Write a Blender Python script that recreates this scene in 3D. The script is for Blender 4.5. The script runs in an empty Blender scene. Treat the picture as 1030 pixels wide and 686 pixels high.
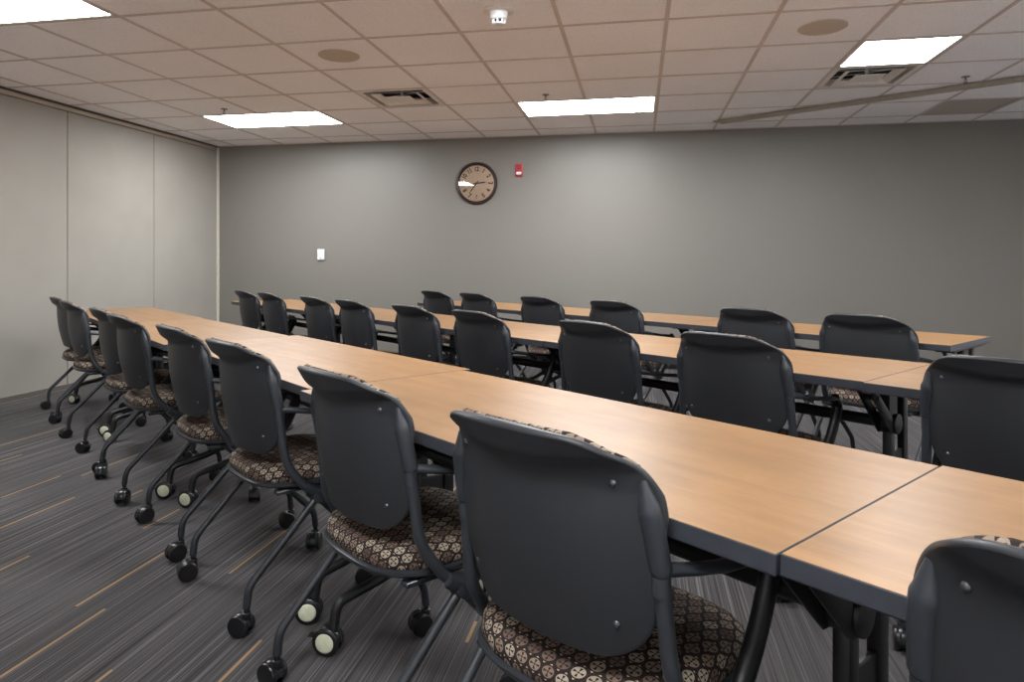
import bpy, bmesh, math, random
from mathutils import Vector, Matrix

random.seed(7)
S = bpy.context.scene
COL = S.collection

# ------------------------------------------------------------------ camera
CAM_H = 1.122
cam_data = bpy.data.cameras.new('camera')
cam_data.sensor_width = 36.0
cam_data.sensor_fit = 'HORIZONTAL'
cam_data.lens = 687.34 * 36.0 / 1030.0
cam_data.shift_y = -(343.0 - 264.43) / 1030.0
cam_data.clip_start = 0.02
cam = bpy.data.objects.new('camera', cam_data)
cam.location = (0, 0, CAM_H)
cam.rotation_euler = (math.pi / 2, 0, 0.1835)
COL.objects.link(cam)
S.camera = cam

# ------------------------------------------------------------------ light and exposure
LAMP_STRENGTH = 36.5
LAMP_COLOR = (0.955, 0.98, 1.0)
S.view_settings.view_transform = 'Standard'
S.view_settings.look = 'None'
S.view_settings.exposure = 0.0
S.view_settings.gamma = 1.0
S.view_settings.use_curve_mapping = False
world = bpy.data.worlds.new('world')
S.world = world
world.use_nodes = True
world.node_tree.nodes['Background'].inputs[0].default_value = (0.8, 0.85, 1.0, 1)
world.node_tree.nodes['Background'].inputs[1].default_value = 0.0

# ------------------------------------------------------------------ room dimensions
CEIL = CAM_H + 1.397
XL, XR = -4.967, 4.40
YB, YF = 7.42, -1.15
TILE = 0.6096
GX, GY = 0.1579, 4.0075          # ceiling grid origin

# ------------------------------------------------------------------ materials
def srgb(r, g, b):
    def f(c):
        c /= 255.0
        return c / 12.92 if c <= 0.04045 else ((c + 0.055) / 1.055) ** 2.4
    return (f(r), f(g), f(b), 1.0)

class NT:
    def __init__(s, name):
        s.m = bpy.data.materials.new(name)
        s.m.use_nodes = True
        s.t = s.m.node_tree
        s.b = s.t.nodes['Principled BSDF']
    def n(s, kind, **kw):
        x = s.t.nodes.new(kind)
        for k, v in kw.items():
            setattr(x, k, v)
        return x
    def link(s, a, b):
        s.t.links.new(a, b)
    def math(s, op, a, b=None, c=None):
        x = s.n('ShaderNodeMath', operation=op)
        for i, v in enumerate((a, b, c)):
            if v is None:
                continue
            if hasattr(v, 'links'):
                s.link(v, x.inputs[i])
            else:
                x.inputs[i].default_value = v
        return x.outputs[0]
    def mix(s, fac, a, b):
        x = s.n('ShaderNodeMix', data_type='RGBA')
        if hasattr(fac, 'links'):
            s.link(fac, x.inputs[0])
        else:
            x.inputs[0].default_value = fac
        for i, v in ((6, a), (7, b)):
            if hasattr(v, 'links'):
                s.link(v, x.inputs[i])
            else:
                x.inputs[i].default_value = v
        return x.outputs[2]
    def coord(s, scale=(1, 1, 1), rot=(0, 0, 0), kind='Object'):
        tc = s.n('ShaderNodeTexCoord')
        mp = s.n('ShaderNodeMapping')
        mp.inputs['Scale'].default_value = scale
        mp.inputs['Rotation'].default_value = rot
        s.link(tc.outputs[kind], mp.inputs[0])
        return mp.outputs[0]
    def noise(s, vec, scale, detail=3, rough=0.5):
        x = s.n('ShaderNodeTexNoise')
        x.inputs['Scale'].default_value = scale
        x.inputs['Detail'].default_value = detail
        x.inputs['Roughness'].default_value = rough
        s.link(vec, x.inputs['Vector'])
        return x.outputs['Fac']
    def ramp(s, fac, stops):
        x = s.n('ShaderNodeValToRGB')
        e = x.color_ramp.elements
        while len(e) < len(stops):
            e.new(0.5)
        for i, (p, c) in enumerate(stops):
            e[i].position = p
            e[i].color = c
        s.link(fac, x.inputs[0])
        return x.outputs[0]
    def bump(s, h, strength=0.2, dist=0.002):
        x = s.n('ShaderNodeBump')
        x.inputs['Strength'].default_value = strength
        x.inputs['Distance'].default_value = dist
        s.link(h, x.inputs['Height'])
        s.link(x.outputs[0], s.b.inputs['Normal'])
    def col(s, c):
        if hasattr(c, 'links'):
            s.link(c, s.b.inputs['Base Color'])
        else:
            s.b.inputs['Base Color'].default_value = c
    def pr(s, rough=0.5, metal=0.0, spec=0.5):
        s.b.inputs['Roughness'].default_value = rough
        s.b.inputs['Metallic'].default_value = metal
        s.b.inputs['Specular IOR Level'].default_value = spec
        return s

def plain(name, c, rough=0.5, metal=0.0, spec=0.5, nscale=60, namt=0.08, bump=0.0):
    m = NT(name)
    v = m.noise(m.coord(), nscale, 3)
    d = tuple(x * (1 - namt) for x in c[:3]) + (1,)
    e = tuple(min(1, x * (1 + namt)) for x in c[:3]) + (1,)
    m.col(m.ramp(v, [(0.3, d), (0.7, e)]))
    m.pr(rough, metal, spec)
    if bump:
        m.bump(v, bump, 0.001)
    return m.m

M = {}
M['back_wall'] = plain('taupe_wall_paint', srgb(122, 118, 112), 0.42, spec=0.45, nscale=180, namt=0.03, bump=0.1)
def vinyl():
    m = NT('beige_vinyl_panel')
    a = m.noise(m.coord((1, 1, 1)), 3.0, 2)
    b = m.noise(m.coord((30, 30, 160)), 4.0, 3)
    c = m.noise(m.coord((160, 160, 24)), 4.0, 3)
    f = m.math('ADD', m.math('MULTIPLY', b, 0.5), m.math('MULTIPLY', c, 0.5))
    f2 = m.math('ADD', m.math('MULTIPLY', f, 0.75), m.math('MULTIPLY', a, 0.25))
    m.col(m.ramp(f2, [(0.32, srgb(144, 139, 132)), (0.68, srgb(160, 155, 147))]))
    m.pr(0.75, spec=0.3)
    m.bump(f, 0.2, 0.001)
    return m.m
M['vinyl'] = vinyl()
M['side_wall'] = plain('beige_wall_paint', srgb(240, 240, 240), 0.7, nscale=120, namt=0.03)  # near white on the unseen walls, chosen to bounce light onto the ceiling
def ceiling_tile():
    m = NT('mineral_fibre_ceiling_tile')
    v = m.coord()
    a = m.noise(v, 95, 4, 0.7)
    b = m.noise(v, 1.1, 1)
    f = m.math('ADD', m.math('MULTIPLY', a, 0.8), m.math('MULTIPLY', b, 0.2))
    m.col(m.ramp(f, [(0.36, srgb(240, 236, 237)), (0.6, srgb(254, 252, 254))]))
    m.pr(0.95, spec=0.1)
    m.bump(a, 0.5, 0.003)
    return m.m
M['tile'] = ceiling_tile()
M['grid'] = plain('pinkish_white_grid_bar', srgb(205, 192, 186), 0.5, spec=0.4)
M['trim_pale'] = plain('pale_aluminium_trim', srgb(196, 190, 176), 0.5)
M['trim_beige'] = plain('beige_trim', srgb(170, 156, 140), 0.6)
M['groove'] = plain('dark_joint_shadow_gap', srgb(84, 76, 68), 0.8)
M['sweep'] = plain('grey_rubber_baseboard', srgb(92, 86, 80), 0.6)
M['white_metal'] = plain('white_painted_metal', srgb(226, 220, 214), 0.45)
M['dark_void'] = plain('dark_duct_metal', srgb(40, 42, 46), 0.6)
M['grille'] = plain('grey_perforated_grille', srgb(178, 168, 160), 0.7, nscale=300, namt=0.2)
M['speaker_grey'] = plain('taupe_speaker_mesh', srgb(196, 182, 166), 0.7, nscale=400, namt=0.15)
M['white_plastic'] = plain('white_plastic', srgb(228, 228, 228), 0.35)
M['steel'] = plain('dull_steel', srgb(120, 112, 105), 0.35, 0.8)
M['rail'] = plain('taupe_ceiling_rail', srgb(150, 142, 130), 0.5)

DASH = [(-2.996,2.764,3.107),(-2.657,2.443,2.836),(-2.889,3.126,3.558),(-2.412,2.894,2.987),(-2.058,2.553,2.787),
        (-3.553,3.271,3.413),(-3.855,3.545,4.004),(-2.296,1.95,2.237),(-1.808,1.936,2.411),(-1.702,1.45,1.938),
        (-1.428,1.25,1.651),(-1.455,2.241,2.717),(-1.104,1.40,1.863),(-0.501,1.962,2.083),(-0.16,1.55,1.95),
        (0.28,1.2,1.7),(0.61,1.9,2.4),(1.0,2.6,3.1),(-0.9,3.0,3.5),(1.5,3.3,3.8),(0.2,3.6,4.1),(-1.9,4.1,4.6),(-3.2,4.9,5.4),(-0.5,0.6,1.0)]
def carpet():
    m = NT('striped_grey_brown_carpet')
    tc = m.n('ShaderNodeTexCoord')
    sp = m.n('ShaderNodeSeparateXYZ')
    m.link(tc.outputs['Object'], sp.inputs[0])
    x, y = sp.outputs[0], sp.outputs[1]
    fine = m.noise(m.coord((250, 1.0, 1)), 1.0, 2, 0.6)
    mid = m.noise(m.coord((60, 0.4, 1)), 1.0, 2, 0.5)
    fuzz = m.noise(m.coord((500, 500, 1)), 1.0, 2, 0.5)
    f = m.math('ADD', m.math('MULTIPLY', fine, 0.68), m.math('MULTIPLY', mid, 0.22))
    f = m.math('ADD', f, m.math('MULTIPLY', fuzz, 0.10))
    c = m.ramp(f, [(0.32, srgb(44, 42, 43)), (0.44, srgb(67, 65, 66)), (0.56, srgb(86, 83, 83)), (0.68, srgb(138, 134, 133))])
    tot = None
    for (xc, y0, y1) in DASH:
        a = m.math('COMPARE', x, xc, 0.0052)
        b = m.math('COMPARE', y, (y0 + y1) / 2, (y1 - y0) / 2)
        d = m.math('MULTIPLY', a, b)
        tot = d if tot is None else m.math('MAXIMUM', tot, d)
    tot = m.math('MULTIPLY', tot, m.math('ADD', 0.2, m.math('MULTIPLY', fuzz, 0.8)))
    m.col(m.mix(tot, c, srgb(178, 142, 98)))
    m.pr(0.95, spec=0.08)
    m.bump(f, 0.5, 0.004)
    return m.m
M['carpet'] = carpet()

def wood():
    m = NT('pale_maple_laminate')
    tc = m.n('ShaderNodeTexCoord')
    oi = m.n('ShaderNodeObjectInfo')
    ad = m.n('ShaderNodeVectorMath', operation='ADD')
    sc = m.n('ShaderNodeVectorMath', operation='SCALE')
    cb = m.n('ShaderNodeCombineXYZ')
    m.link(oi.outputs['Random'], cb.inputs[0]); m.link(oi.outputs['Random'], cb.inputs[1])
    m.link(cb.outputs[0], sc.inputs[0]); sc.inputs['Scale'].default_value = 13.0
    m.link(tc.outputs['Object'], ad.inputs[0]); m.link(sc.outputs[0], ad.inputs[1])
    def mp(s):
        q = m.n('ShaderNodeMapping'); q.inputs['Scale'].default_value = s
        m.link(ad.outputs[0], q.inputs[0]); return q.outputs[0]
    a = m.noise(mp((1.4, 26, 1)), 1.0, 4, 0.6)
    b = m.noise(mp((6.0, 13.0, 1)), 1.0, 4, 0.65)
    c = m.noise(mp((14, 180, 1)), 1.0, 2)
    f = m.math('ADD', m.math('MULTIPLY', a, 0.40), m.math('MULTIPLY', b, 0.45))
    f = m.math('ADD', f, m.math('MULTIPLY', c, 0.15))
    m.col(m.ramp(f, [(0.34, srgb(124, 91, 56)), (0.5, srgb(141, 104, 66)), (0.66, srgb(155, 118, 79))]))
    m.pr(0.36, spec=0.5)
    return m.m
M['wood'] = wood()
M['edge'] = plain('slate_edge_band', srgb(52, 54, 61), 0.45)
M['black_metal'] = plain('black_painted_steel', srgb(19, 19, 21), 0.45)
M['black_plastic'] = plain('black_plastic', srgb(22, 22, 25), 0.3)
M['tube'] = plain('charcoal_painted_tube', srgb(44, 46, 50), 0.28, nscale=20)
M['shell'] = plain('charcoal_moulded_plastic', srgb(43, 44, 47), 0.42, spec=0.4, nscale=500, namt=0.06, bump=0.12)
M['post'] = plain('slate_plastic_sleeve', srgb(46, 49, 54), 0.4, nscale=300, namt=0.05)
M['cream'] = plain('cream_wheel_cap', srgb(205, 205, 178), 0.4)
M['screw'] = plain('bright_screw_head', srgb(95, 96, 100), 0.3, 0.7)

def fabric():
    m = NT('dark_brown_medallion_fabric')
    tc = m.n('ShaderNodeTexCoord')
    sp = m.n('ShaderNodeSeparateXYZ')
    m.link(tc.outputs['UV'], sp.inputs[0])
    P = 0.033
    u = m.math('DIVIDE', sp.outputs[0], P)
    v = m.math('DIVIDE', sp.outputs[1], P * 0.92)
    row = m.math('FLOOR', v)
    u2 = m.math('ADD', u, m.math('MULTIPLY', m.math('MODULO', m.math('ABSOLUTE', row), 2.0), 0.5))
    cu = m.math('FLOOR', u2)
    lx = m.math('SUBTRACT', m.math('SUBTRACT', u2, cu), 0.5)
    ly = m.math('SUBTRACT', m.math('SUBTRACT', v, row), 0.5)
    ax, ay = m.math('ABSOLUTE', lx), m.math('ABSOLUTE', ly)
    r = m.math('SQRT', m.math('ADD', m.math('MULTIPLY', lx, lx), m.math('MULTIPLY', ly, ly)))
    disc = m.math('LESS_THAN', r, 0.40)
    mn = m.math('MINIMUM', ax, ay)
    petal = m.math('LESS_THAN', mn, m.math('MULTIPLY', m.math('SUBTRACT', r, 0.03), 0.30))
    hub = m.math('LESS_THAN', r, 0.06)
    inner = m.math('MULTIPLY', petal, m.math('LESS_THAN', r, 0.33))
    lightm = m.math('MULTIPLY', disc, m.math('SUBTRACT', 1.0, m.math('MAXIMUM', inner, hub)))
    dot = m.math('LESS_THAN', m.math('ADD', m.math('SUBTRACT', 0.5, ax), m.math('SUBTRACT', 0.5, ay)), 0.10)
    cb = m.n('ShaderNodeCombineXYZ'); m.link(cu, cb.inputs[0]); m.link(row, cb.inputs[1])
    wn = m.n('ShaderNodeTexWhiteNoise', noise_dimensions='2D'); m.link(cb.outputs[0], wn.inputs['Vector'])
    lc = m.ramp(wn.outputs['Value'], [(0.0, srgb(90, 72, 64)), (0.35, srgb(134, 114, 100)), (0.7, srgb(168, 156, 138)), (1.0, srgb(116, 94, 84))])
    weave = m.noise(m.coord((1, 1, 1)), 900, 2)
    base = m.ramp(weave, [(0.3, srgb(26, 20, 19)), (0.7, srgb(48, 38, 35))])
    c1 = m.mix(m.math('MULTIPLY', lightm, m.math('ADD', 0.55, m.math('MULTIPLY', weave, 0.6))), base, lc)
    c2 = m.mix(dot, c1, srgb(176, 158, 138))
    m.col(c2)
    m.pr(0.85, spec=0.2)
    m.bump(weave, 0.3, 0.001)
    return m.m
M['fabric'] = fabric()

def emit(name, strength, color):
    m = NT(name)
    m.col(srgb(240, 240, 240))
    m.b.inputs['Emission Color'].default_value = (*color, 1)
    m.b.inputs['Emission Strength'].default_value = strength
    m.pr(0.4)
    return m.m
M['lens'] = emit('lit_acrylic_lens', LAMP_STRENGTH, LAMP_COLOR)
M['clock_face'] = plain('cream_clock_face', srgb(245, 218, 190), 0.6)
M['clock_rim'] = plain('dark_brown_clock_rim', srgb(48, 28, 24), 0.35)
M['clock_ink'] = plain('dark_brown_clock_ink', srgb(44, 26, 22), 0.6)
M['red'] = plain('red_plastic', srgb(184, 36, 50), 0.4)
def glass():
    m = NT('clear_clock_glass')
    m.col((1, 1, 1, 1)); m.pr(0.02)
    tr = m.n('ShaderNodeBsdfTransparent')
    gl = m.n('ShaderNodeBsdfGlossy'); gl.inputs['Roughness'].default_value = 0.02
    fr = m.n('ShaderNodeFresnel'); fr.inputs[0].default_value = 1.5
    mx = m.n('ShaderNodeMixShader')
    m.link(m.math('MULTIPLY', fr.outputs[0], 1.6), mx.inputs[0]); m.link(tr.outputs[0], mx.inputs[1]); m.link(gl.outputs[0], mx.inputs[2])
    out = [x for x in m.t.nodes if x.type == 'OUTPUT_MATERIAL'][0]
    m.link(mx.outputs[0], out.inputs[0])
    return m.m
M['glass'] = glass()

# ------------------------------------------------------------------ mesh helpers
def link_mesh(name, bm, mat, parent=None, smooth=True, loc=None, angle=40):
    me = bpy.data.meshes.new(name)
    bmesh.ops.recalc_face_normals(bm, faces=bm.faces)
    if smooth:
        for f in bm.faces:
            f.smooth = True
        ca = math.radians(angle)
        for e in bm.edges:
            if len(e.link_faces) == 2:
                if e.calc_face_angle(0) > ca:
                    e.smooth = False
            else:
                e.smooth = False
    bm.to_mesh(me)
    bm.free()
    mats = mat if isinstance(mat, (list, tuple)) else [mat]
    for x in mats:
        me.materials.append(x)
    o = bpy.data.objects.new(name, me)
    COL.objects.link(o)
    if parent:
        o.parent = parent
    if loc:
        o.location = loc
    return o

def box(bm, lo, hi, bev=0.0, seg=2, mat=None):
    c = [(a + b) / 2 for a, b in zip(lo, hi)]
    s = [max(1e-5, b - a) for a, b in zip(lo, hi)]
    r = bmesh.ops.create_cube(bm, size=1.0, matrix=Matrix.Translation(c) @ Matrix.Diagonal((*s, 1)))
    vs = r['verts']
    if mat is not None:
        for f in {f for v in vs for f in v.link_faces}:
            f.material_index = mat
    if bev > 0:
        es = list({e for v in vs for e in v.link_edges})
        bmesh.ops.bevel(bm, geom=es, offset=bev, segments=seg, affect='EDGES', profile=0.5)
    return bm

def cyl(bm, p0, p1, r0, r1=None, seg=24, bev=0.0):
    p0, p1 = Vector(p0), Vector(p1)
    r1 = r0 if r1 is None else r1
    d = p1 - p0
    q = Vector((0, 0, 1)).rotation_difference(d.normalized()).to_matrix().to_4x4()
    r = bmesh.ops.create_cone(bm, cap_ends=True, segments=seg, radius1=r0, radius2=r1, depth=d.length,
                              matrix=Matrix.Translation((p0 + p1) / 2) @ q)
    if bev > 0:
        es = [e for v in r['verts'] for e in v.link_edges if any(len(f.verts) > 4 for f in e.link_faces)]
        bmesh.ops.bevel(bm, geom=list(set(es)), offset=bev, segments=2, affect='EDGES', profile=0.5)
    return bm

def fillet(pts, rad, n=6):
    pts = [Vector(p) for p in pts]
    out = [pts[0]]
    for i in range(1, len(pts) - 1):
        a, b, c = pts[i - 1], pts[i], pts[i + 1]
        d0 = (a - b); d1 = (c - b)
        r = min(rad, d0.length * 0.45, d1.length * 0.45)
        s = b + d0.normalized() * r
        e = b + d1.normalized() * r
        for k in range(n + 1):
            t = k / n
            out.append((1 - t) ** 2 * s + 2 * t * (1 - t) * b + t * t * e)
    out.append(pts[-1])
    return out

def sweep(bm, pts, radii, seg=14, squash=None):
    """tube along pts; radii a number or per-point (rx, rz) pairs"""
    pts = [Vector(p) for p in pts]
    n = len(pts)
    tang = []
    for i in range(n):
        a = pts[max(0, i - 1)]; b = pts[min(n - 1, i + 1)]
        tang.append((b - a).normalized())
    up = Vector((1, 0, 0)) if abs(tang[0].x) < 0.9 else Vector((0, 0, 1))
    rings = []
    prev = up
    for i in range(n):
        t = tang[i]
        x = (prev - t * prev.dot(t)).normalized()
        prev = x
        y = t.cross(x)
        rr = radii[i] if isinstance(radii, (list, tuple)) else radii
        rx, ry = rr if isinstance(rr, tuple) else (rr, rr)
        rings.append([bm.verts.new(pts[i] + x * rx * math.cos(2 * math.pi * k / seg) + y * ry * math.sin(2 * math.pi * k / seg)) for k in range(seg)])
    for i in range(n - 1):
        for k in range(seg):
            bm.faces.new((rings[i][k], rings[i][(k + 1) % seg], rings[i + 1][(k + 1) % seg], rings[i + 1][k]))
    bm.faces.new(rings[0][::-1]); bm.faces.new(rings[-1])
    return bm

def lathe(bm, prof, seg=48, M4=None):
    """prof list of (r, z)"""
    rings = []
    for r, z in prof:
        if r < 1e-6:
            v = bm.verts.new((0, 0, z)); rings.append([v])
        else:
            rings.append([bm.verts.new((r * math.cos(2 * math.pi * k / seg), r * math.sin(2 * math.pi * k / seg), z)) for k in range(seg)])
    for a, b in zip(rings, rings[1:]):
        for k in range(seg):
            k2 = (k + 1) % seg
            if len(a) == 1 and len(b) > 1:
                bm.faces.new((a[0], b[k2], b[k]))
            elif len(b) == 1 and len(a) > 1:
                bm.faces.new((a[k], a[k2], b[0]))
            elif len(a) > 1:
                bm.faces.new((a[k], a[k2], b[k2], b[k]))
    if M4 is not None:
        bmesh.ops.transform(bm, matrix=M4, verts=bm.verts)
    return bm

def tag(o, label=None, cat=None, group=None, kind=None):
    if label: o['label'] = label
    if cat: o['category'] = cat
    if group: o['group'] = group
    if kind: o['kind'] = kind
    return o

def empty(name, loc=(0, 0, 0), rz=0.0):
    o = bpy.data.objects.new(name, None)
    o.empty_display_size = 0.1
    o.location = loc
    o.rotation_euler = (0, 0, rz)
    COL.objects.link(o)
    return o

def copy_tree(o, parent=None):
    c = o.copy()
    COL.objects.link(c)
    c.parent = parent
    for ch in [x for x in kids.get(o.name, [])]:
        copy_tree_child(ch, c)
    return c
kids = {}
def index_kids():
    kids.clear()
    for o in bpy.data.objects:
        if o.parent:
            kids.setdefault(o.parent.name, []).append(o)
def copy_tree_child(o, parent):
    c = o.copy()
    COL.objects.link(c)
    c.parent = parent
    for ch in kids.get(o.name, []):
        copy_tree_child(ch, c)

def struct(name, bm, mat, parent=None, smooth=False):
    o = link_mesh(name, bm, mat, parent, smooth)
    if parent is None:
        o['kind'] = 'structure'
    return o

# ------------------------------------------------------------------ the room
bm = bmesh.new(); box(bm, (XL - 0.2, YF - 0.2, -0.1), (XR + 0.2, YB + 0.2, 0.0)); struct('floor', bm, M['carpet'])
bm = bmesh.new(); box(bm, (XL - 0.2, YB, 0.0), (XR + 0.2, YB + 0.15, CEIL)); struct('wall_back', bm, M['back_wall'])
bm = bmesh.new(); box(bm, (XR, YF, 0.0), (XR + 0.15, YB, CEIL)); struct('wall_right', bm, M['side_wall'])  # unseen wall, set close and pale as a light bounce
bm = bmesh.new(); box(bm, (XL - 0.2, YF - 0.15, 0.0), (XR + 0.2, YF, CEIL)); struct('wall_front', bm, M['side_wall'])  # unseen wall just behind the camera, moved in to bounce lamp light

# left wall: a folding partition of vinyl faced panels with dark joints
bm = bmesh.new()
box(bm, (XL - 0.15, YF, 0.0), (XL - 0.012, YB, CEIL), mat=1)
ys = [5.225 - 1.097 * k for k in range(7, 0, -1)] + [5.225, 6.322, YB - 0.02]
ys = [YF] + [y for y in ys if y > YF + 0.1]
for a, b in zip(ys, ys[1:]):
    fb = bmesh.new()
    box(fb, (XL - 0.02, a + 0.0035, 0.045), (XL, b - 0.0035, CEIL - 0.060), 0.003, 1)
    tmp = bpy.data.meshes.new('t'); fb.to_mesh(tmp); fb.free()
    bm.from_mesh(tmp); bpy.data.meshes.remove(tmp)
struct('wall_left', bm, [M['vinyl'], M['groove']])
# upper trim of the partition: moulding and dark gap line
bm = bmesh.new()
box(bm, (XL - 0.012, YF, CEIL - 0.055), (XL + 0.012, YB, CEIL - 0.018), 0.004, 1)
struct('trim_1', bm, M['trim_beige'])
bm = bmesh.new()
box(bm, (XL - 0.012, YF, CEIL - 0.016), (XL + 0.020, YB, CEIL - 0.001), 0.0)
struct('trim_2', bm, M['groove'])
bm = bmesh.new()
box(bm, (XL - 0.01, YB - 0.030, 0.0), (XL + 0.022, YB - 0.001, CEIL - 0.018), 0.004, 1)
struct('trim_3', bm, M['trim_pale'])
bm = bmesh.new()
box(bm, (XL - 0.012, YF, 0.0), (XL + 0.008, YB - 0.03, 0.052), 0.003, 1)
box(bm, (XL - 0.012, YF, 0.0), (XL + 0.020, YB - 0.03, 0.010), 0.003, 1)
struct('baseboard_left', bm, M['sweep'])
bm = bmesh.new()
box(bm, (XL + 0.02, YB - 0.010, 0.0), (XR, YB, 0.10), 0.003, 1)
struct('baseboard_back', bm, M['black_plastic'])

# ceiling: tiles with open cells where lamps and vents sit
LAMPS = [(-2, 3, 2), (-7, 3, 2), (2, 1, 1), (-7, -2, 2), (-2, -2, 2), (3, -2, 2), (-2, -7, 2), (3, -7, 2)]  # last two are unseen extras, added to brighten the front wall
VENTS = [(-4, 2), (2, 2)]
GRILLE = [(4, 4)]
open_cells = set(VENTS) | set(GRILLE)
for i, j, w in LAMPS:
    for k in range(w):
        open_cells.add((i + k, j))
bm = bmesh.new()
i0 = math.floor((XL - GX) / TILE); i1 = math.ceil((XR - GX) / TILE)
j0 = math.floor((YF - GY) / TILE); j1 = math.ceil((YB - GY) / TILE)
for i in range(i0, i1):
    for j in range(j0, j1):
        if (i, j) in open_cells:
            continue
        xa, xb = max(XL - 0.1, GX + i * TILE), min(XR + 0.1, GX + (i + 1) * TILE)
        ya, yb = max(YF - 0.1, GY + j * TILE), min(YB + 0.1, GY + (j + 1) * TILE)
        if xb <= xa or yb <= ya:
            continue
        box(bm, (xa, ya, CEIL), (xb, yb, CEIL + 0.02))
box(bm, (XL - 0.2, YF - 0.2, CEIL + 0.16), (XR + 0.2, YB + 0.2, CEIL + 0.2))
struct('ceiling', bm, M['tile'])
bm = bmesh.new()
def in_lamp(i, j, axis):
    for (li, lj, lw) in LAMPS:
        if axis == 'x' and lj == j and li < i < li + lw:
            return True
    return False
for i in range(i0, i1 + 1):
    x = GX + i * TILE
    if not XL + 0.03 < x < XR:
        continue
    for j in range(j0, j1):
        if in_lamp(i, j, 'x'):
            continue
        ya, yb = max(YF, GY + j * TILE), min(YB, GY + (j + 1) * TILE)
        if yb > ya:
            box(bm, (x - 0.012, ya, CEIL - 0.004), (x + 0.012, yb, CEIL + 0.001))
for j in range(j0, j1 + 1):
    y = GY + j * TILE
    if YF < y < YB:
        box(bm, (XL, y - 0.012, CEIL - 0.0037), (XR, y + 0.012, CEIL + 0.001))
box(bm, (XL + 0.02, YB - 0.022, CEIL - 0.005), (XR, YB, CEIL + 0.001))
struct('trim_4', bm, M['grid'])

# ------------------------------------------------------------------ row frame: t runs to the left-back along a row, w towards the back wall
O = Vector((0.17837652, 0.94990305, 0))
U = Vector((-0.77659648, 0.62999834, 0))
N = Vector((0.62999834, 0.77659648, 0))
ROW_RZ = math.atan2(N.y, N.x) - math.pi / 2
def tw(t, w, z=0.0):
    p = O + U * t + N * w
    return Vector((p.x, p.y, z))

# ------------------------------------------------------------------ tables
TL, TW, TH = 1.522, 0.608, 0.737
def caster_mesh(name, r, half, parent, loc, cap, rz=0.0, stem=0.03, trail=0.018, lever=False):
    bm = bmesh.new()
    # fork hood: a curved fender between the two wheels, with a stem
    cyl(bm, (0, 0, r * 1.55), (0, 0, r * 2 + stem), 0.0085, seg=14)
    cyl(bm, (0, 0, r * 1.5), (0, 0, r * 2 + 0.006), 0.014, seg=16, bev=0.002)
    fender = []
    for k in range(10):
        a = math.radians(-5 + 190 * k / 9)
        fender.append((0, -trail + math.cos(a) * r * 0.93, r + math.sin(a) * r * 0.93))
    sweep(bm, fender, [(half * 0.55, 0.004)] * len(fender), seg=8)
    cyl(bm, (-half * 0.5, -trail, r), (half * 0.5, -trail, r), r * 0.75, seg=20)
    if lever:
        box(bm, (-0.012, -trail - r - 0.018, r * 1.15), (0.012, -trail - r * 0.6, r * 1.3), 0.002, 1)
    c = link_mesh('caster', bm, M['black_plastic'], parent, loc=loc)
    c.rotation_euler = (0, 0, rz)
    for s in (-1, 1):
        bm = bmesh.new()
        w = half * 0.62
        prof = [(0, -w / 2), (r * 0.72, -w / 2), (r * 0.92, -w / 2 + 0.001), (r, -w * 0.22), (r, w * 0.22), (r * 0.92, w / 2 - 0.001), (r * 0.72, w / 2), (0, w / 2)]
        lathe(bm, prof, 28, Matrix.Rotation(math.pi / 2, 4, 'Y'))
        wobj = link_mesh('wheel', bm, M['black_plastic'], c, loc=(s * (half - w / 2), -trail, r))
        if cap:
            bm = bmesh.new()
            lathe(bm, [(0, 0.003), (r * 0.55, 0.0028), (r * 0.68, 0.001), (r * 0.70, -0.001), (0, -0.001)], 28, Matrix.Rotation(s * math.pi / 2, 4, 'Y'))
            # caps sit on the wheel's outer face, joined into the same wheel mesh
            tm = bpy.data.meshes.new('t'); bmesh.ops.recalc_face_normals(bm, faces=bm.faces)
            for v in bm.verts: v.co.x += s * w / 2
            for f in bm.faces: f.material_index = 1; f.smooth = True
            bm.to_mesh(tm); bm.free()
            b2 = bmesh.new(); b2.from_mesh(wobj.data); b2.from_mesh(tm)
            b2.to_mesh(wobj.data); b2.free(); bpy.data.meshes.remove(tm)
            wobj.data.materials.append(M['cream'])
    return c

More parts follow.
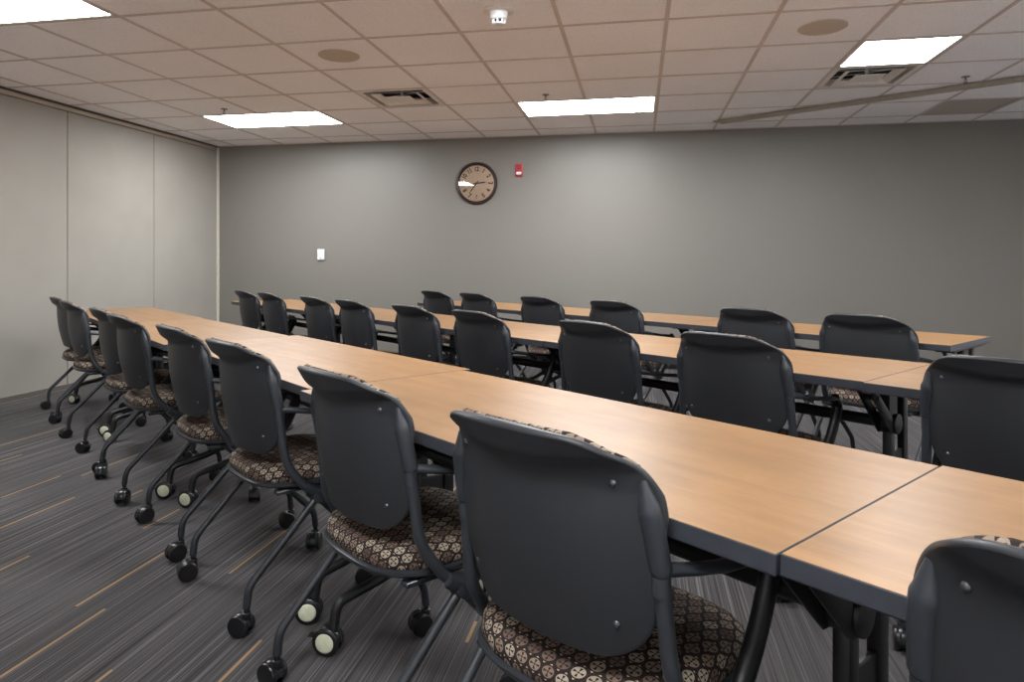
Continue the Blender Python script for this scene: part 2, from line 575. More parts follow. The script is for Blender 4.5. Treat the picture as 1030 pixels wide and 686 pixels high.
def make_table():
    root = empty('training_table')
    hx, hy = TL / 2, TW / 2
    bm = bmesh.new()
    box(bm, (-hx + 0.0014, -hy + 0.0014, TH - 0.026), (hx - 0.0014, hy - 0.0014, TH))
    link_mesh('tabletop', bm, M['wood'], root, smooth=False)
    # edge band all round
    bm = bmesh.new()
    prof = [(0.0014, TH - 0.0006), (0.0006, TH - 0.0010), (0, TH - 0.002), (0, TH - 0.028), (0.002, TH - 0.031), (0.012, TH - 0.031), (0.012, TH - 0.026)]
    loops = []
    for d, z in prof:
        loops.append([bm.verts.new((sx * (hx - d), sy * (hy - d), z)) for sx, sy in ((-1, -1), (1, -1), (1, 1), (-1, 1))])
    for a, b in zip(loops, loops[1:]):
        for k in range(4):
            bm.faces.new((a[k], a[(k + 1) % 4], b[(k + 1) % 4], b[k]))
    link_mesh('edge_band', bm, M['edge'], root, smooth=False)
    yc = 0.30 - 0.304
    XR_, XL_ = hx - 0.040, -hx + 0.16
    # beam between the legs with end hubs
    bm = bmesh.new()
    cyl(bm, (XL_, yc, 0.552), (XR_, yc, 0.552), 0.021, seg=20)
    for x in (XL_, XR_):
        cyl(bm, (x - 0.035, yc, 0.552), (x + 0.035, yc, 0.552), 0.036, seg=24, bev=0.004)
    link_mesh('cross_beam', bm, M['black_metal'], root)
    for x in (XL_, XR_):
        bm = bmesh.new()
        box(bm, (x - 0.016, yc - 0.020, 0.185), (x + 0.016, yc + 0.020, 0.54), 0.008, 2)
        box(bm, (x - 0.014, yc + 0.108, 0.20), (x + 0.014, yc + 0.146, TH - 0.035), 0.008, 2)
        box(bm, (x - 0.006, yc, 0.20), (x + 0.006, yc + 0.12, 0.445), 0.003, 1)
        link_mesh('leg', bm, M['black_metal'], root)
        bm = bmesh.new()
        pts = fillet([(x, -0.272, 0.085), (x, -0.262, 0.145), (x, -0.10, 0.176), (x, -0.02, 0.205), (x, 0.12, 0.205), (x, 0.17, 0.180), (x, 0.262, 0.145), (x, 0.272, 0.085)], 0.05)
        sweep(bm, pts, 0.0155)
        link_mesh('foot', bm, M['black_metal'], root)
        for sy in (-1, 1):
            caster_mesh('caster', 0.040, 0.023, root, (x, sy * 0.272, 0), True, math.radians((-52 if x < 0 else -38) if sy < 0 else -60), stem=0.018, lever=True)
    # flip brackets: slanted arms from the hub up to the underside
    for x, s in ((XR_, 1), (XL_, -1)):
        bm = bmesh.new()
        for dx in (-0.022, 0.022):
            sweep(bm, [(x + dx, yc + 0.01, 0.535), (x + dx, yc - 0.02, 0.54), (x + dx, yc - 0.15, 0.655), (x + dx, yc - 0.20, 0.702)], [(0.006, 0.020), (0.006, 0.026), (0.006, 0.020), (0.006, 0.016)], seg=10)
        cyl(bm, (x - 0.03, yc - 0.155, 0.662), (x + 0.03, yc - 0.155, 0.662), 0.010, seg=14)
        link_mesh('flip_bracket', bm, M['black_metal'], root)
        bm = bmesh.new()
        box(bm, (x - 0.045, -0.25, TH - 0.042), (x + 0.035, 0.22, TH - 0.030), 0.003, 1)
        box(bm, (x - 0.02, yc - 0.05, 0.57), (x + 0.02, yc + 0.03, TH - 0.04), 0.006, 1)
        link_mesh('mounting_plate', bm, M['black_metal'], root)
    return root

# ------------------------------------------------------------------ chairs
def shell_pt(s, v, off=0.0, grow=0.0):
    """backrest surface; s across -1..1, v up 0..1 ; off = towards the sitter"""
    z0, z1 = 0.505, 0.862 + grow
    z = z0 + (z1 - z0) * v
    base = 0.200 + 0.032 * min(1, max(0, (v - 0.05) / 0.6)) ** 1.0
    hw = base
    rt, rb = 0.125, 0.085
    H = z1 - z0
    dt, db = (1 - v) * H, v * H
    if dt < rt:
        k = 1 - dt / rt
        hw -= rt * (1 - math.sqrt(max(0, 1 - k ** 2.15))) * 0.93
    if db < rb:
        k = 1 - db / rb
        hw -= rb * (1 - math.sqrt(max(0, 1 - k * k)))
    x = s * hw
    # fore-aft profile: gentle lumbar curve then a lip that sweeps back at the top
    y = -0.176 - 0.048 * v - 0.014 * math.sin(math.pi * min(1, v * 1.15))
    a = min(1.0, abs(x) / 0.235)
    y += 0.080 * a ** 2.2 * (1 - 0.3 * max(0.0, (v - 0.76) / 0.24))
    # rolled top: a crescent that stands out behind, widest at the middle
    v0 = 0.800 + 0.10 * a * a
    k = min(1.0, max(0.0, (v - v0) / 0.10))
    k = k * k * (3 - 2 * k)
    y -= 0.028 * k * (1 - 0.60 * a * a)
    q = max(0.0, (v - v0 - 0.06) / (1 - v0 - 0.06))
    y -= 0.014 * q * (1 - 0.3 * a * a)
    lip = max(0.0, (v - 0.76) / 0.24)
    z -= 0.014 * a ** 2 * lip
    return Vector((x, y + off, z))
def shell_front(s, v):
    lip = max(0.0, (v - 0.80) / 0.20)
    a = abs(s)
    p = shell_pt(s, v, 0.011 + (0.012 * lip ** 0.8) * (1 - 0.6 * a * a))
    p.z += 0.002 * lip
    return p

def slab(fn_back, fn_front, ns, nv, uv=False):
    bm = bmesh.new()
    def vs(i): return math.sin((i / ns * 2 - 1) * math.pi / 2 * 0.96) / math.sin(math.pi / 2 * 0.96)
    def vv(j):
        t = j / nv
        t = 0.5 - 0.5 * math.cos(math.pi * t)
        return t ** 0.85
    A = [[bm.verts.new(fn_back(vs(i), vv(j))) for i in range(ns + 1)] for j in range(nv + 1)]
    B = [[bm.verts.new(fn_front(vs(i), vv(j))) for i in range(ns + 1)] for j in range(nv + 1)]
    for j in range(nv):
        for i in range(ns):
            bm.faces.new((A[j][i], A[j][i + 1], A[j + 1][i + 1], A[j + 1][i]))
            bm.faces.new((B[j][i], B[j + 1][i], B[j + 1][i + 1], B[j][i + 1]))
    # rounded rim: a ring of points pushed outwards between the two skins
    idx = [(0, i) for i in range(ns)] + [(j, ns) for j in range(nv)] + [(nv, i) for i in range(ns, 0, -1)] + [(j, 0) for j in range(nv, 0, -1)]
    zc = sum(A[j][i].co.z for j, i in idx) / len(idx)
    C1 = []
    for q, (j, i) in enumerate(idx):
        a_, b_ = A[j][i].co, B[j][i].co
        pj, pi = idx[q - 1]; nj, ni = idx[(q + 1) % len(idx)]
        tg = (A[nj][ni].co - A[pj][pi].co).normalized()
        out = tg.cross((b_ - a_).normalized())
        mid = (a_ + b_) / 2
        if out.dot(Vector((mid.x, 0, mid.z - zc))) < 0:
            out = -out
        th = (b_ - a_).length
        C1.append([bm.verts.new(a_ * 0.82 + b_ * 0.18 + out * th * 0.26), bm.verts.new(mid + out * th * 0.36), bm.verts.new(a_ * 0.18 + b_ * 0.82 + out * th * 0.26)])
    m_ = len(idx)
    for q in range(m_):
        q2 = (q + 1) % m_
        ch0 = [A[idx[q][0]][idx[q][1]], *C1[q], B[idx[q][0]][idx[q][1]]]
        ch1 = [A[idx[q2][0]][idx[q2][1]], *C1[q2], B[idx[q2][0]][idx[q2][1]]]
        for k in range(4):
            bm.faces.new((ch0[k], ch1[k], ch1[k + 1], ch0[k + 1]))
    return bm

def add_uv(bm, fn):
    uv = bm.loops.layers.uv.new('uv')
    for f in bm.faces:
        for l in f.loops:
            l[uv].uv = fn(l.vert.co, f.normal)

def make_chair():
    root = empty('rolling_chair')
    # seat cushion: rounded square dome
    bm = bmesh.new()
    n = 44
    def outline(a, hx, hy, p):
        ca, sa = math.cos(a), math.sin(a)
        k = (abs(ca) ** p + abs(sa) ** p) ** (-1 / p)
        return hx * ca * k, hy * sa * k
    prof = [(0.0, 0.468), (0.35, 0.467), (0.62, 0.466), (0.82, 0.463), (0.93, 0.456), (0.985, 0.444), (1.0, 0.430), (0.985, 0.417), (0.94, 0.410), (0.0, 0.410)]
    rings = []
    for k, z in prof:
        if k == 0:
            rings.append([bm.verts.new((0, 0, z))]); continue
        rg = []
        for q in range(n):
            x, y = outline(2 * math.pi * q / n, 0.226 * k, 0.216 * k, 3.0 if k > 0.5 else 2.4)
            zz = z - (0.018 * max(0, y / 0.226) ** 3 if z > 0.43 else 0) + 0.006 * (abs(x) / 0.24) ** 2 * (1 if z > 0.44 else 0)
            rg.append(bm.verts.new((x, y + 0.038, zz)))
        rings.append(rg)
    for a, b in zip(rings, rings[1:]):
        for q in range(n):
            q2 = (q + 1) % n
            if len(a) == 1: bm.faces.new((a[0], b[q], b[q2]))
            elif len(b) == 1: bm.faces.new((a[q], a[q2], b[0]))
            else: bm.faces.new((a[q], a[q2], b[q2], b[q]))
    bm.normal_update()
    def suv(co, nr):
        d = max(0.0, 0.46 - co.z)
        r = math.hypot(co.x, co.y) or 1
        return (co.x + co.x / r * d * 1.0 + 5, co.y + co.y / r * d * 1.0 + 5)
    add_uv(bm, suv)
    link_mesh('seat', bm, M['fabric'], root, angle=80)
    # seat pan with rim
    bm = bmesh.new()
    prev = None
    for k, z in [(0.0, 0.392), (0.80, 0.392), (0.97, 0.400), (1.0, 0.408), (1.0, 0.414), (0.96, 0.418), (0.0, 0.418)]:
        if k == 0:
            rg = [bm.verts.new((0, 0, z))]
        else:
            rg = [bm.verts.new((*(Vector(outline(2 * math.pi * q / n, 0.232 * k, 0.222 * k, 3.0)) + Vector((0, 0.038))), z)) for q in range(n)]
        if prev:
            for q in range(n):
                q2 = (q + 1) % n
                if len(prev) == 1: bm.faces.new((prev[0], rg[q], rg[q2]))
                elif len(rg) == 1: bm.faces.new((prev[q], prev[q2], rg[0]))
                else: bm.faces.new((prev[q], prev[q2], rg[q2], rg[q]))
        prev = rg
    link_mesh('seat_pan', bm, M['tube'], root)
    # backrest shell and its upholstered front
    bm = slab(lambda s, v: shell_pt(s, v), shell_front, 28, 48)
    sh = link_mesh('backrest_shell', bm, M['shell'], root, angle=75)
    bm = slab(lambda s, v: shell_front(s * 0.965, v) + Vector((0, 0.0, 0.001)),
              lambda s, v: shell_front(s * 0.91, 0.05 + v * 0.94) + Vector((0, 0.014, 0.001)), 24, 44)
    bm.normal_update()
    add_uv(bm, lambda co, nr: (co.x + 5, co.z + co.y * 0.6 + 5))
    link_mesh('backrest_cushion', bm, M['fabric'], root, angle=60)
    for s, v in ((-0.76, 0.805), (0.76, 0.805), (-0.78, 0.175), (0.78, 0.175)):
        p = shell_pt(s, v)
        bm = bmesh.new(); lathe(bm, [(0, 0.0035), (0.0035, 0.003), (0.0055, 0.001), (0.0060, -0.002), (0, -0.002)], 14, Matrix.Rotation(math.pi / 2, 4, 'X'))
        tag(link_mesh('screw', bm, M['screw'], sh, loc=p), 'bright round screw head')
    for s in (-1, 1):
        # sleeve beside the shell, then the bent upright running down to the hub
        bm = bmesh.new()
        pts = fillet([(s * 0.208, -0.158, 0.800), (s * 0.218, -0.150, 0.74), (s * 0.223, -0.134, 0.663)], 0.03)
        rad = [(0.006, 0.006)] + [(0.018, 0.017)] * (len(pts) - 1)
        rad[1] = (0.0145, 0.013)
        sweep(bm, pts, rad, 16)
        link_mesh('upright_sleeve', bm, M['post'], root)
        bm = bmesh.new()
        pts = fillet([(s * 0.223, -0.134, 0.664), (s * 0.225, -0.128, 0.60), (s * 0.231, -0.116, 0.485), (s * 0.248, -0.055, 0.402), (s * 0.255, -0.015, 0.380)], 0.06)
        sweep(bm, pts, 0.0135, 14)
        cyl(bm, (s * 0.223, -0.1335, 0.655), (s * 0.2235, -0.132, 0.625), 0.0152, seg=18)
        link_mesh('upright', bm, M['post'], root)
        # flat arm running forward, then its support bending down and back to the hub
        bm = bmesh.new()
        pts = [(s * 0.223, -0.138, 0.662), (s * 0.229, -0.118, 0.660), (s * 0.243, -0.075, 0.652), (s * 0.254, -0.010, 0.640), (s * 0.260, 0.065, 0.630), (s * 0.262, 0.125, 0.622), (s * 0.262, 0.155, 0.610)]
        rad = [(0.006, 0.012), (0.012, 0.011), (0.017, 0.009), (0.019, 0.008), (0.018, 0.008), (0.016, 0.008), (0.009, 0.007)]
        sweep(bm, pts, rad, 16)
        link_mesh('armrest', bm, M['post'], root)
        bm = bmesh.new()
        pts = fillet([(s * 0.262, 0.120, 0.624), (s * 0.262, 0.152, 0.598), (s * 0.261, 0.105, 0.500), (s * 0.260, 0.005, 0.382)], 0.05)
        sweep(bm, pts, [(0.017, 0.021)] * len(pts), 14)
        link_mesh('arm_support', bm, M['black_metal'], root)
        # hub
        bm = bmesh.new()
        cyl(bm, (s * 0.236, -0.015, 0.375), (s * 0.278, -0.015, 0.375), 0.027, 0.025, seg=24, bev=0.004)
        sweep(bm, [(s * 0.262, -0.060, 0.405), (s * 0.262, -0.015, 0.382), (s * 0.259, 0.020, 0.350)], [(0.014, 0.014), (0.018, 0.022), (0.012, 0.014)], 14)
        link_mesh('pivot_hub', bm, M['post'], root)
        # legs
        bm = bmesh.new()
        pts = fillet([(s * 0.256, 0.000, 0.378), (s * 0.255, -0.030, 0.358), (s * 0.250, -0.240, 0.145), (s * 0.250, -0.246, 0.085)], 0.03)
        sweep(bm, pts, 0.0122, 14)
        link_mesh('leg', bm, M['tube'], root)
        bm = bmesh.new()
        pts = fillet([(s * 0.236, -0.040, 0.380), (s * 0.236, -0.010, 0.362), (s * 0.213, 0.194, 0.145), (s * 0.212, 0.200, 0.085)], 0.03)
        sweep(bm, pts, 0.0122, 14)
        link_mesh('leg', bm, M['tube'], root)
        caster_mesh('caster', 0.033, 0.026, root, (s * 0.250, -0.246, 0), False, 0.3 * s)
        caster_mesh('caster', 0.033, 0.026, root, (s * 0.212, 0.200, 0), False, 0.8 * s)
    bm = bmesh.new()
    cyl(bm, (-0.245, -0.015, 0.376), (0.245, -0.015, 0.376), 0.012, seg=14)
    box(bm, (-0.20, -0.13, 0.380), (-0.17, 0.13, 0.394), 0.003, 1)
    box(bm, (0.17, -0.13, 0.380), (0.20, 0.13, 0.394), 0.003, 1)
    link_mesh('cross_tube', bm, M['tube'], root)
    return root

# tables: (t of right end, w of near edge, label)
FR, MR, BR = 'front row', 'middle row', 'back row'
T1 = 1.524
TABLES = [
    (-T1, 0.008, 'front row maple training table nearest the camera, cut off by the right edge', 'tables of the front row'),
    (0.0, 0.0, 'front row maple training table, the full one filling the centre of the photo', 'tables of the front row'),
    (T1, 0.034, 'front row maple training table set slightly back behind the two chairs left of centre', 'tables of the front row'),
    (2 * T1, -0.010, 'front row maple training table second from the pale left wall', 'tables of the front row'),
    (3 * T1, 0.004, 'front row maple training table at the far left end against the pale wall', 'tables of the front row'),
    (0.484 - T1, 1.438, 'middle row maple training table cut off by the right edge', 'tables of the middle row'),
    (0.484, 1.456, 'middle row maple training table directly behind the full front row table', 'tables of the middle row'),
    (0.484 + T1, 1.452, 'middle row maple training table, middle one of five in its row', 'tables of the middle row'),
    (0.484 + 2 * T1, 1.452, 'middle row maple training table second from the far left end', 'tables of the middle row'),
    (0.484 + 3 * T1, 1.452, 'middle row maple training table at the far left end of its row', 'tables of the middle row'),
    (0.636, 2.768, 'back row maple training table with its bare right end showing', 'tables of the back row'),
    (0.636 + T1, 2.768, 'back row maple training table in the middle of its row', 'tables of the back row'),
    (0.636 + 2 * T1, 2.768, 'back row maple training table at the left end below the clock', 'tables of the back row'),
]
proto_t = make_table()
proto_c = make_chair()
index_kids()
def place_in_row(o, t, w, rz=0.0):
    o.location = tw(t, w)
    o.rotation_euler = (0, 0, ROW_RZ + rz)
for k, (t0, w0, lab, grp) in enumerate(TABLES):
    o = proto_t if k == 0 else copy_tree(proto_t)
    place_in_row(o, t0 + T1 / 2, w0 + TW / 2)
    tag(o, lab, 'table', grp)

D = math.radians
CHAIRS = [
    # t, w, turn, label, group
    (-0.398, 0.138, 0, 'front row chair at the bottom right corner, cut by the frame', 1),
    (0.405, 0.10, 4, 'front row chair, the largest whole backrest at bottom centre', 1),
    (1.075, 0.10, 0.8, 'front row chair left of the largest one, its whole seat in view', 1),
    (1.88, 0.115, 1.5, 'front row chair, third to the left of the bottom right corner chair', 1),
    (2.575, 0.12, 0, 'front row chair, fourth to the left of the bottom right corner chair', 1),
    (3.405, 0.085, 1, 'front row chair fourth from the pale left wall', 1),
    (4.0, 0.10, 1, 'front row chair third from the pale left wall', 1),
    (4.98, 0.075, 0, 'front row chair second from the pale left wall', 1),
    (5.60, 0.09, 0, 'front row chair nearest the pale left wall', 1),
    (0.07, 1.56, 0, 'middle row chair at the right edge of the photo, backrest cut by the frame', 2),
    (0.945, 1.56, 0, 'middle row chair with the largest whole backrest of its row', 2),
    (1.615, 1.56, 0, 'middle row chair second left from the open table seam', 2),
    (2.47, 1.57, 0, 'middle row chair third left from the open table seam', 2),
    (3.11, 1.57, 0, 'middle row chair fourth left from the open table seam', 2),
    (3.89, 1.57, 0, 'middle row chair fourth from the far left end of its row', 2),
    (4.49, 1.57, 0, 'middle row chair third from the far left end of its row', 2),
    (5.39, 1.57, 0, 'middle row chair second from the far left end of its row', 2),
    (5.99, 1.57, 0, 'middle row chair at the far left end of its row, near the wall corner', 2),
    (1.0, 2.88, 0, 'back row chair nearest the bare right end of the table row', 3),
    (1.615, 2.88, 0, 'back row chair second from the right end of its row', 3),
    (2.65, 2.88, 0, 'back row chair third from the right end of its row', 3),
    (3.39, 2.88, 0, 'back row chair fourth from the right end of its row', 3),
    (4.19, 2.88, 0, 'back row chair second from the left end of its row', 3),
    (4.80, 2.88, 0, 'back row chair at the left end of its row, below the clock', 3),
]
GR = {1: 'chairs of the front row', 2: 'chairs of the middle row', 3: 'chairs of the back row'}
chair_objs = []
for k, (t, w, r, lab, g) in enumerate(CHAIRS):
    o = proto_c if k == 0 else copy_tree(proto_c)
    place_in_row(o, t, w, D(r))
    tag(o, 'charcoal ' + lab, 'chair', GR[g])
    chair_objs.append(o)
for o in bpy.data.objects:
    if o.name.startswith('caster') and o.parent and o.parent.get('label', '') == TABLES[5][2] and o.location.y < 0:
        o.rotation_euler = (0, 0, D(-82))
# the casters have swivelled freely
for o in bpy.data.objects:
    if o.name.startswith('caster') and o.parent and o.parent.name.startswith('rolling_chair'):
        o.rotation_euler = (0, 0, random.uniform(-1.3, 1.3))

# ------------------------------------------------------------------ ceiling fittings
def cell(i, j):
    return GX + i * TILE, GY + j * TILE
LL = {(-2, 3): 'long lit ceiling panel lamp above the clock side of the back wall',
      (-7, 3): 'long lit ceiling panel lamp near the left corner of the back wall',
      (2, 1): 'square lit ceiling panel lamp beside the air vent at the upper right',
      (-7, -2): 'large lit ceiling panel lamp cut by the top left corner',
      (-2, -2): 'lit ceiling panel lamp overhead above the middle of the front row tables',
      (3, -2): 'lit ceiling panel lamp overhead to the right, out of the photo',
      (-2, -7): 'added lit ceiling panel lamp, unseen behind the camera in the middle',
      (3, -7): 'added lit ceiling panel lamp, unseen behind the camera on the right'}
for (i, j, w) in LAMPS:
    x, y = cell(i, j)
    L = TILE * w
    root = empty('ceiling_lamp', (x + L / 2, y + TILE / 2, CEIL))
    tag(root, LL.get((i, j), 'lit ceiling panel lamp over the front part of the room'), 'ceiling light', 'recessed ceiling lamps')
    hx, hy = L / 2 - 0.0125, TILE / 2 - 0.0125
    bm = bmesh.new()
    for lo, hi in (((-hx, -hy, -0.003), (hx, -hy + 0.018, 0.02)), ((-hx, hy - 0.018, -0.003), (hx, hy, 0.02)),
                   ((-hx, -hy, -0.003), (-hx + 0.018, hy, 0.02)), ((hx - 0.018, -hy, -0.003), (hx, hy, 0.02))):
        box(bm, lo, hi)
    box(bm, (-hx - 0.01, -hy - 0.01, 0.02), (hx + 0.01, hy + 0.01, 0.09))
    link_mesh('lamp_frame', bm, M['white_metal'], root, smooth=False)
    bm = bmesh.new(); box(bm, (-hx + 0.016, -hy + 0.016, -0.0015), (hx - 0.016, hy - 0.016, 0.006))
    link_mesh('lamp_lens', bm, M['lens'], root, smooth=False)

VL = ['square louvred air vent in the ceiling left of centre', 'square louvred air vent beside the square ceiling lamp']
for k, (i, j) in enumerate(VENTS):
    x, y = cell(i, j)
    root = empty('air_vent', (x + TILE / 2, y + TILE / 2, CEIL))
    tag(root, VL[k], 'air vent', 'square ceiling air vents')
    h = TILE / 2 - 0.0125
    bm = bmesh.new()
    box(bm, (-h - 0.01, -h - 0.01, 0.10), (h + 0.01, h + 0.01, 0.12))
    for lo, hi in (((-h - .01, -h - .01, .0), (h + .01, -h, .11)), ((-h - .01, h, .0), (h + .01, h + .01, .11)), ((-h - .01, -h, .0), (-h, h, .11)), ((h, -h, .0), (h + .01, h, .11))):
        box(bm, lo, hi)
    link_mesh('duct_box', bm, M['dark_void'], root, smooth=False)
    def ring_face(bm, a, za, b, zb):
        A = [bm.verts.new((sx * a, sy * a, za)) for sx, sy in ((-1, -1), (1, -1), (1, 1), (-1, 1))]
        B = [bm.verts.new((sx * b, sy * b, zb)) for sx, sy in ((-1, -1), (1, -1), (1, 1), (-1, 1))]
        for q in range(4):
            bm.faces.new((A[q], A[(q + 1) % 4], B[(q + 1) % 4], B[q]))
    bm = bmesh.new()
    ring_face(bm, h, -0.002, h - 0.035, -0.002); ring_face(bm, h - 0.035, -0.002, h - 0.034, 0.06)
    ring_face(bm, h, -0.004, h - 0.035, -0.004)
    link_mesh('vent_frame', bm, M['white_metal'], root, smooth=False)
    for (a, b, za, zb) in ((0.205, 0.150, -0.008, 0.016),):
        bm = bmesh.new()
        ring_face(bm, a, za, b, zb); ring_face(bm, a, za, a - 0.001, za + 0.003); ring_face(bm, a - 0.001, za + 0.003, b, zb + 0.002)
        link_mesh('louvre', bm, M['white_metal'], root, smooth=False)
    bm = bmesh.new(); box(bm, (-0.108, -0.108, -0.012), (0.108, 0.108, -0.009), 0.001, 1)
    box(bm, (-0.01, -0.01, -0.010), (0.01, 0.01, 0.10))
    link_mesh('centre_plate', bm, M['white_metal'], root, smooth=False)
    bm = bmesh.new()
    for s in (-1, 1):
        sweep(bm, [(-h + 0.05, s * 0.10, 0.03), (h - 0.05, s * -0.02, 0.05)], 0.004, 8)
    link_mesh('damper_rod', bm, M['white_metal'], root)

x, y = cell(*GRILLE[0])
root = empty('return_grille', (x + TILE / 2, y + TILE / 2, CEIL))
tag(root, 'dark grey perforated return air grille in the ceiling at the far right', 'air grille')
h = TILE / 2 - 0.0125
bm = bmesh.new()
for lo, hi in (((-h, -h, -.004), (h, -h + .02, .01)), ((-h, h - .02, -.004), (h, h, .01)), ((-h, -h + .02, -.004), (-h + .02, h - .02, .01)), ((h - .02, -h + .02, -.004), (h, h - .02, .01))):
    box(bm, lo, hi)
link_mesh('grille_frame', bm, M['grille'], root, smooth=False)
bm = bmesh.new()
ng = 34
for k in range(ng):
    yy = -h + 0.02 + (2 * h - 0.04) * (k + 0.5) / ng
    box(bm, (-h + 0.02, yy - 0.0045, 0.0), (h - 0.02, yy + 0.0045, 0.004))
    box(bm, (yy - 0.0045, -h + 0.02, 0.0005), (yy + 0.0045, h - 0.02, 0.0035))
link_mesh('perforated_face', bm, M['grille'], root, smooth=False)
bm = bmesh.new(); box(bm, (-h - 0.01, -h - 0.01, 0.06), (h + 0.01, h + 0.01, 0.08))
for lo, hi in (((-h - .01, -h - .01, .0), (h + .01, -h, .07)), ((-h - .01, h, .0), (h + .01, h + .01, .07)), ((-h - .01, -h, .0), (-h, h, .07)), ((h, -h, .0), (h + .01, h, .07))):
    box(bm, lo, hi)
link_mesh('duct_box', bm, M['dark_void'], root, smooth=False)

def ceiling_speaker(px, py, lab):
    root = empty('ceiling_speaker', (px, py, CEIL))
    tag(root, lab, 'speaker', 'round ceiling speakers')
    bm = bmesh.new(); lathe(bm, [(0.124, 0.0), (0.137, 0.0), (0.137, -0.004), (0.130, -0.008), (0.124, -0.007), (0.124, 0.0)], 48)
    link_mesh('speaker_ring', bm, M['speaker_grey'], root)
    bm = bmesh.new(); lathe(bm, [(0, -0.0085), (0.06, -0.008), (0.11, -0.0065), (0.1245, -0.005), (0.1245, -0.001), (0, -0.001)], 48)
    link_mesh('speaker_grille', bm, M['speaker_grey'], root)
ceiling_speaker(-1.985, 4.312, 'round taupe ceiling speaker left of the smoke detector')
ceiling_speaker(1.07, 4.315, 'round taupe ceiling speaker to the left of the square lamp')

# smoke detector
root = empty('smoke_detector', (-0.762, 3.705, CEIL))
tag(root, 'white conical smoke detector on a round ceiling plate', 'smoke detector')
bm = bmesh.new(); lathe(bm, [(0, 0), (0.088, 0), (0.088, -0.006), (0.080, -0.010), (0.062, -0.012), (0, -0.012)], 48)
link_mesh('base_plate', bm, M['white_metal'], root)
bm = bmesh.new(); lathe(bm, [(0, -0.010), (0.052, -0.010), (0.050, -0.022), (0.044, -0.050), (0.040, -0.053), (0, -0.053)], 40)
link_mesh('detector_body', bm, M['white_plastic'], root)
bm = bmesh.new()
cyl(bm, (0, 0, -0.053), (0, 0, -0.072), 0.028, seg=28)
link_mesh('sensor_chamber', bm, M['dark_void'], root)
bm = bmesh.new()
for k in range(8):
    a = 2 * math.pi * k / 8
    box(bm, (math.cos(a) * 0.034 - 0.004, math.sin(a) * 0.034 - 0.004, -0.074), (math.cos(a) * 0.034 + 0.004, math.sin(a) * 0.034 + 0.004, -0.052))
cyl(bm, (0, 0, -0.072), (0, 0, -0.079), 0.037, 0.030, seg=32, bev=0.001)
link_mesh('cage', bm, M['white_plastic'], root)

# sprinklers
for (px, py), lab in (((-3.70, 5.62), 'small steel ceiling sprinkler in front of the left long lamp'),
                      ((-0.76, 5.63), 'small steel ceiling sprinkler in front of the middle long lamp'),
                      ((2.41, 5.66), 'small steel ceiling sprinkler behind the square lamp by the rail')):
    root = empty('fire_sprinkler', (px, py, CEIL))
    tag(root, lab, 'sprinkler', 'ceiling sprinklers')
    bm = bmesh.new(); lathe(bm, [(0, 0), (0.030, 0), (0.028, -0.004), (0.012, -0.007), (0, -0.007)], 28)
    link_mesh('escutcheon', bm, M['steel'], root)
    bm = bmesh.new()
    cyl(bm, (0, 0, -0.004), (0, 0, -0.020), 0.007, seg=12)
    for s in (-1, 1):
        sweep(bm, [(s * 0.004, 0, -0.018), (s * 0.011, 0, -0.028), (s * 0.008, 0, -0.040), (0, 0, -0.046)], 0.0022, 8)
    cyl(bm, (0, 0, -0.018), (0, 0, -0.045), 0.0025, seg=10)
    link_mesh('sprinkler_frame', bm, M['steel'], root)
    bm = bmesh.new()
    cyl(bm, (0, 0, -0.046), (0, 0, -0.049), 0.016, seg=24)
    link_mesh('deflector', bm, M['steel'], root)

# ceiling rail
p0 = Vector((0.715, 6.966, CEIL)); dr = Vector((2.109, -1.259, 0)).normalized()
root = empty('ceiling_rail', p0, math.atan2(dr.y, dr.x))
tag(root, 'long taupe rail slanting across the ceiling at the upper right', 'ceiling rail')
LEN = (XR - 0.02 - p0.x) / dr.x
bm = bmesh.new(); box(bm, (0.10, -0.022, -0.030), (LEN, 0.022, -0.0045), 0.002, 1)
link_mesh('rail_body', bm, M['rail'], root, smooth=False)
bm = bmesh.new(); box(bm, (0.10, -0.030, -0.045), (LEN, 0.006, -0.030), 0.002, 1)
link_mesh('rail_flange', bm, M['rail'], root, smooth=False)
bm = bmesh.new()
vs = [bm.verts.new(c) for c in ((0.10, -0.03, -0.045), (0.10, 0.022, -0.045), (0.10, 0.022, -0.0045), (0.10, -0.03, -0.0045), (0, -0.004, -0.014), (0, 0.004, -0.014), (0, 0.004, -0.0045), (0, -0.004, -0.0045))]
for f in ((0, 1, 2, 3), (7, 6, 5, 4), (0, 4, 5, 1), (1, 5, 6, 2), (2, 6, 7, 3), (3, 7, 4, 0)):
    bm.faces.new([vs[q] for q in f])
link_mesh('rail_end', bm, M['rail'], root, smooth=False)

# ------------------------------------------------------------------ wall fittings
CR = 0.236
root = empty('wall_clock', (-1.776, YB - 0.001, CAM_H + 0.885))
root.rotation_euler = (math.pi / 2, 0, 0)
tag(root, 'round wall clock with dark brown rim and cream face', 'clock')
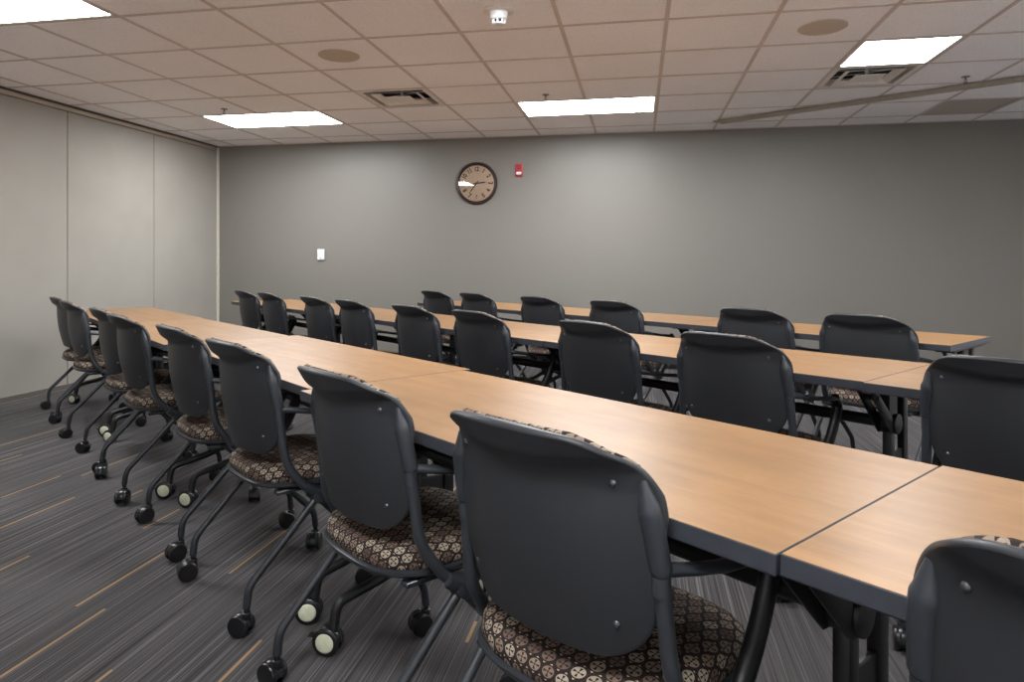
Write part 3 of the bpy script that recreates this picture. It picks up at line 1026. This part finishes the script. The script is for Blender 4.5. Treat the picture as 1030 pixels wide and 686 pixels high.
# local: x right, y up, z out from the wall
bm = bmesh.new(); lathe(bm, [(0, 0), (CR - 0.004, 0), (CR, 0.008), (CR, 0.022), (CR - 0.008, 0.032), (CR - 0.020, 0.034), (CR - 0.030, 0.028), (CR - 0.036, 0.014), (CR - 0.036, 0.010), (0, 0.010)], 72)
link_mesh('clock_rim', bm, M['clock_rim'], root)
bm = bmesh.new(); cyl(bm, (0, 0, 0.0102), (0, 0, 0.0125), CR - 0.0375, seg=72)
link_mesh('clock_face', bm, M['clock_face'], root)
def text_mesh(txt, size, depth=0.0008):
    cu = bpy.data.curves.new('t', 'FONT')
    cu.body = txt; cu.size = size; cu.align_x = 'CENTER'; cu.align_y = 'CENTER'; cu.extrude = depth; cu.offset = 0.0024
    ob = bpy.data.objects.new('t', cu); COL.objects.link(ob)
    dg = bpy.context.evaluated_depsgraph_get()
    me = bpy.data.meshes.new_from_object(ob.evaluated_get(dg))
    bpy.data.objects.remove(ob); bpy.data.curves.remove(cu)
    return me
for k in range(1, 13):
    me = text_mesh(str(k), 0.068)
    me.name = 'numeral'; me.materials.clear(); me.materials.append(M['clock_ink'])
    for v in me.vertices: v.co.x *= 0.8
    o = bpy.data.objects.new('numeral', me); COL.objects.link(o); o.parent = root
    a = math.radians(90 - 30 * k)
    o.location = (math.cos(a) * 0.158, math.sin(a) * 0.158, 0.0135)
    rot = a - math.pi / 2
    if 4 <= k <= 8: rot += math.pi
    o.rotation_euler = (0, 0, rot)
def hand(name, ang, L, w0):
    bm = bmesh.new()
    a = math.radians(90 - ang)
    pts = [(-0.035, -w0 * 0.6), (-0.035, w0 * 0.6), (L * 0.7, w0 * 0.8), (L, 0.0), (L * 0.7, -w0 * 0.8)]
    lo = [bm.verts.new((x * math.cos(a) - y * math.sin(a), x * math.sin(a) + y * math.cos(a), 0)) for x, y in pts]
    hi = [bm.verts.new((v.co.x, v.co.y, 0.0014)) for v in lo]
    bm.faces.new(hi); bm.faces.new(lo[::-1])
    for q in range(5): bm.faces.new((lo[q], lo[(q + 1) % 5], hi[(q + 1) % 5], hi[q]))
    return link_mesh(name, bm, M['clock_ink'], root, smooth=False, loc=(0, 0, 0.016 if name == 'hour_hand' else 0.018))
hand('hour_hand', 84, 0.115, 0.009)
hand('minute_hand', 217, 0.140, 0.0075)
bm = bmesh.new(); cyl(bm, (0, 0, 0.013), (0, 0, 0.021), 0.008, seg=20)
link_mesh('centre_cap', bm, M['clock_ink'], root)
bm = bmesh.new(); cyl(bm, (0, 0, 0.0235), (0, 0, 0.0250), CR - 0.033, seg=72)
link_mesh('clock_glass', bm, M['glass'], root, smooth=False)

root = empty('fire_alarm', (-1.293, YB - 0.001, CAM_H + 1.018))
tag(root, 'small red fire alarm with white flash lens right of the clock', 'fire alarm')
bm = bmesh.new(); box(bm, (-0.038, -0.035, -0.066), (0.038, 0.001, 0.070), 0.006, 2)
link_mesh('alarm_body', bm, M['red'], root)
bm = bmesh.new(); box(bm, (-0.028, -0.050, -0.052), (0.028, -0.033, -0.020), 0.006, 2)
link_mesh('flash_lens', bm, M['white_plastic'], root)
bm = bmesh.new()
for k in range(4):
    box(bm, (-0.022, -0.0365, 0.012 + k * 0.010), (0.022, -0.034, 0.017 + k * 0.010))
link_mesh('sounder_slots', bm, M['dark_void'], root, smooth=False)

root = empty('wall_thermostat', (-3.632, YB - 0.001, CAM_H + 0.098))
tag(root, 'small white thermostat box on the back wall left of the clock', 'thermostat')
bm = bmesh.new(); box(bm, (-0.042, -0.028, -0.062), (0.042, 0.001, 0.062), 0.006, 2)
link_mesh('thermostat_case', bm, M['white_plastic'], root)
bm = bmesh.new(); box(bm, (-0.014, -0.034, -0.048), (0.014, -0.027, -0.036), 0.002, 1)
link_mesh('slider', bm, M['trim_pale'], root)
bm = bmesh.new(); box(bm, (-0.030, -0.0295, 0.012), (0.030, -0.027, 0.040), 0.001, 1)
link_mesh('cover_plate', bm, M['white_plastic'], root)
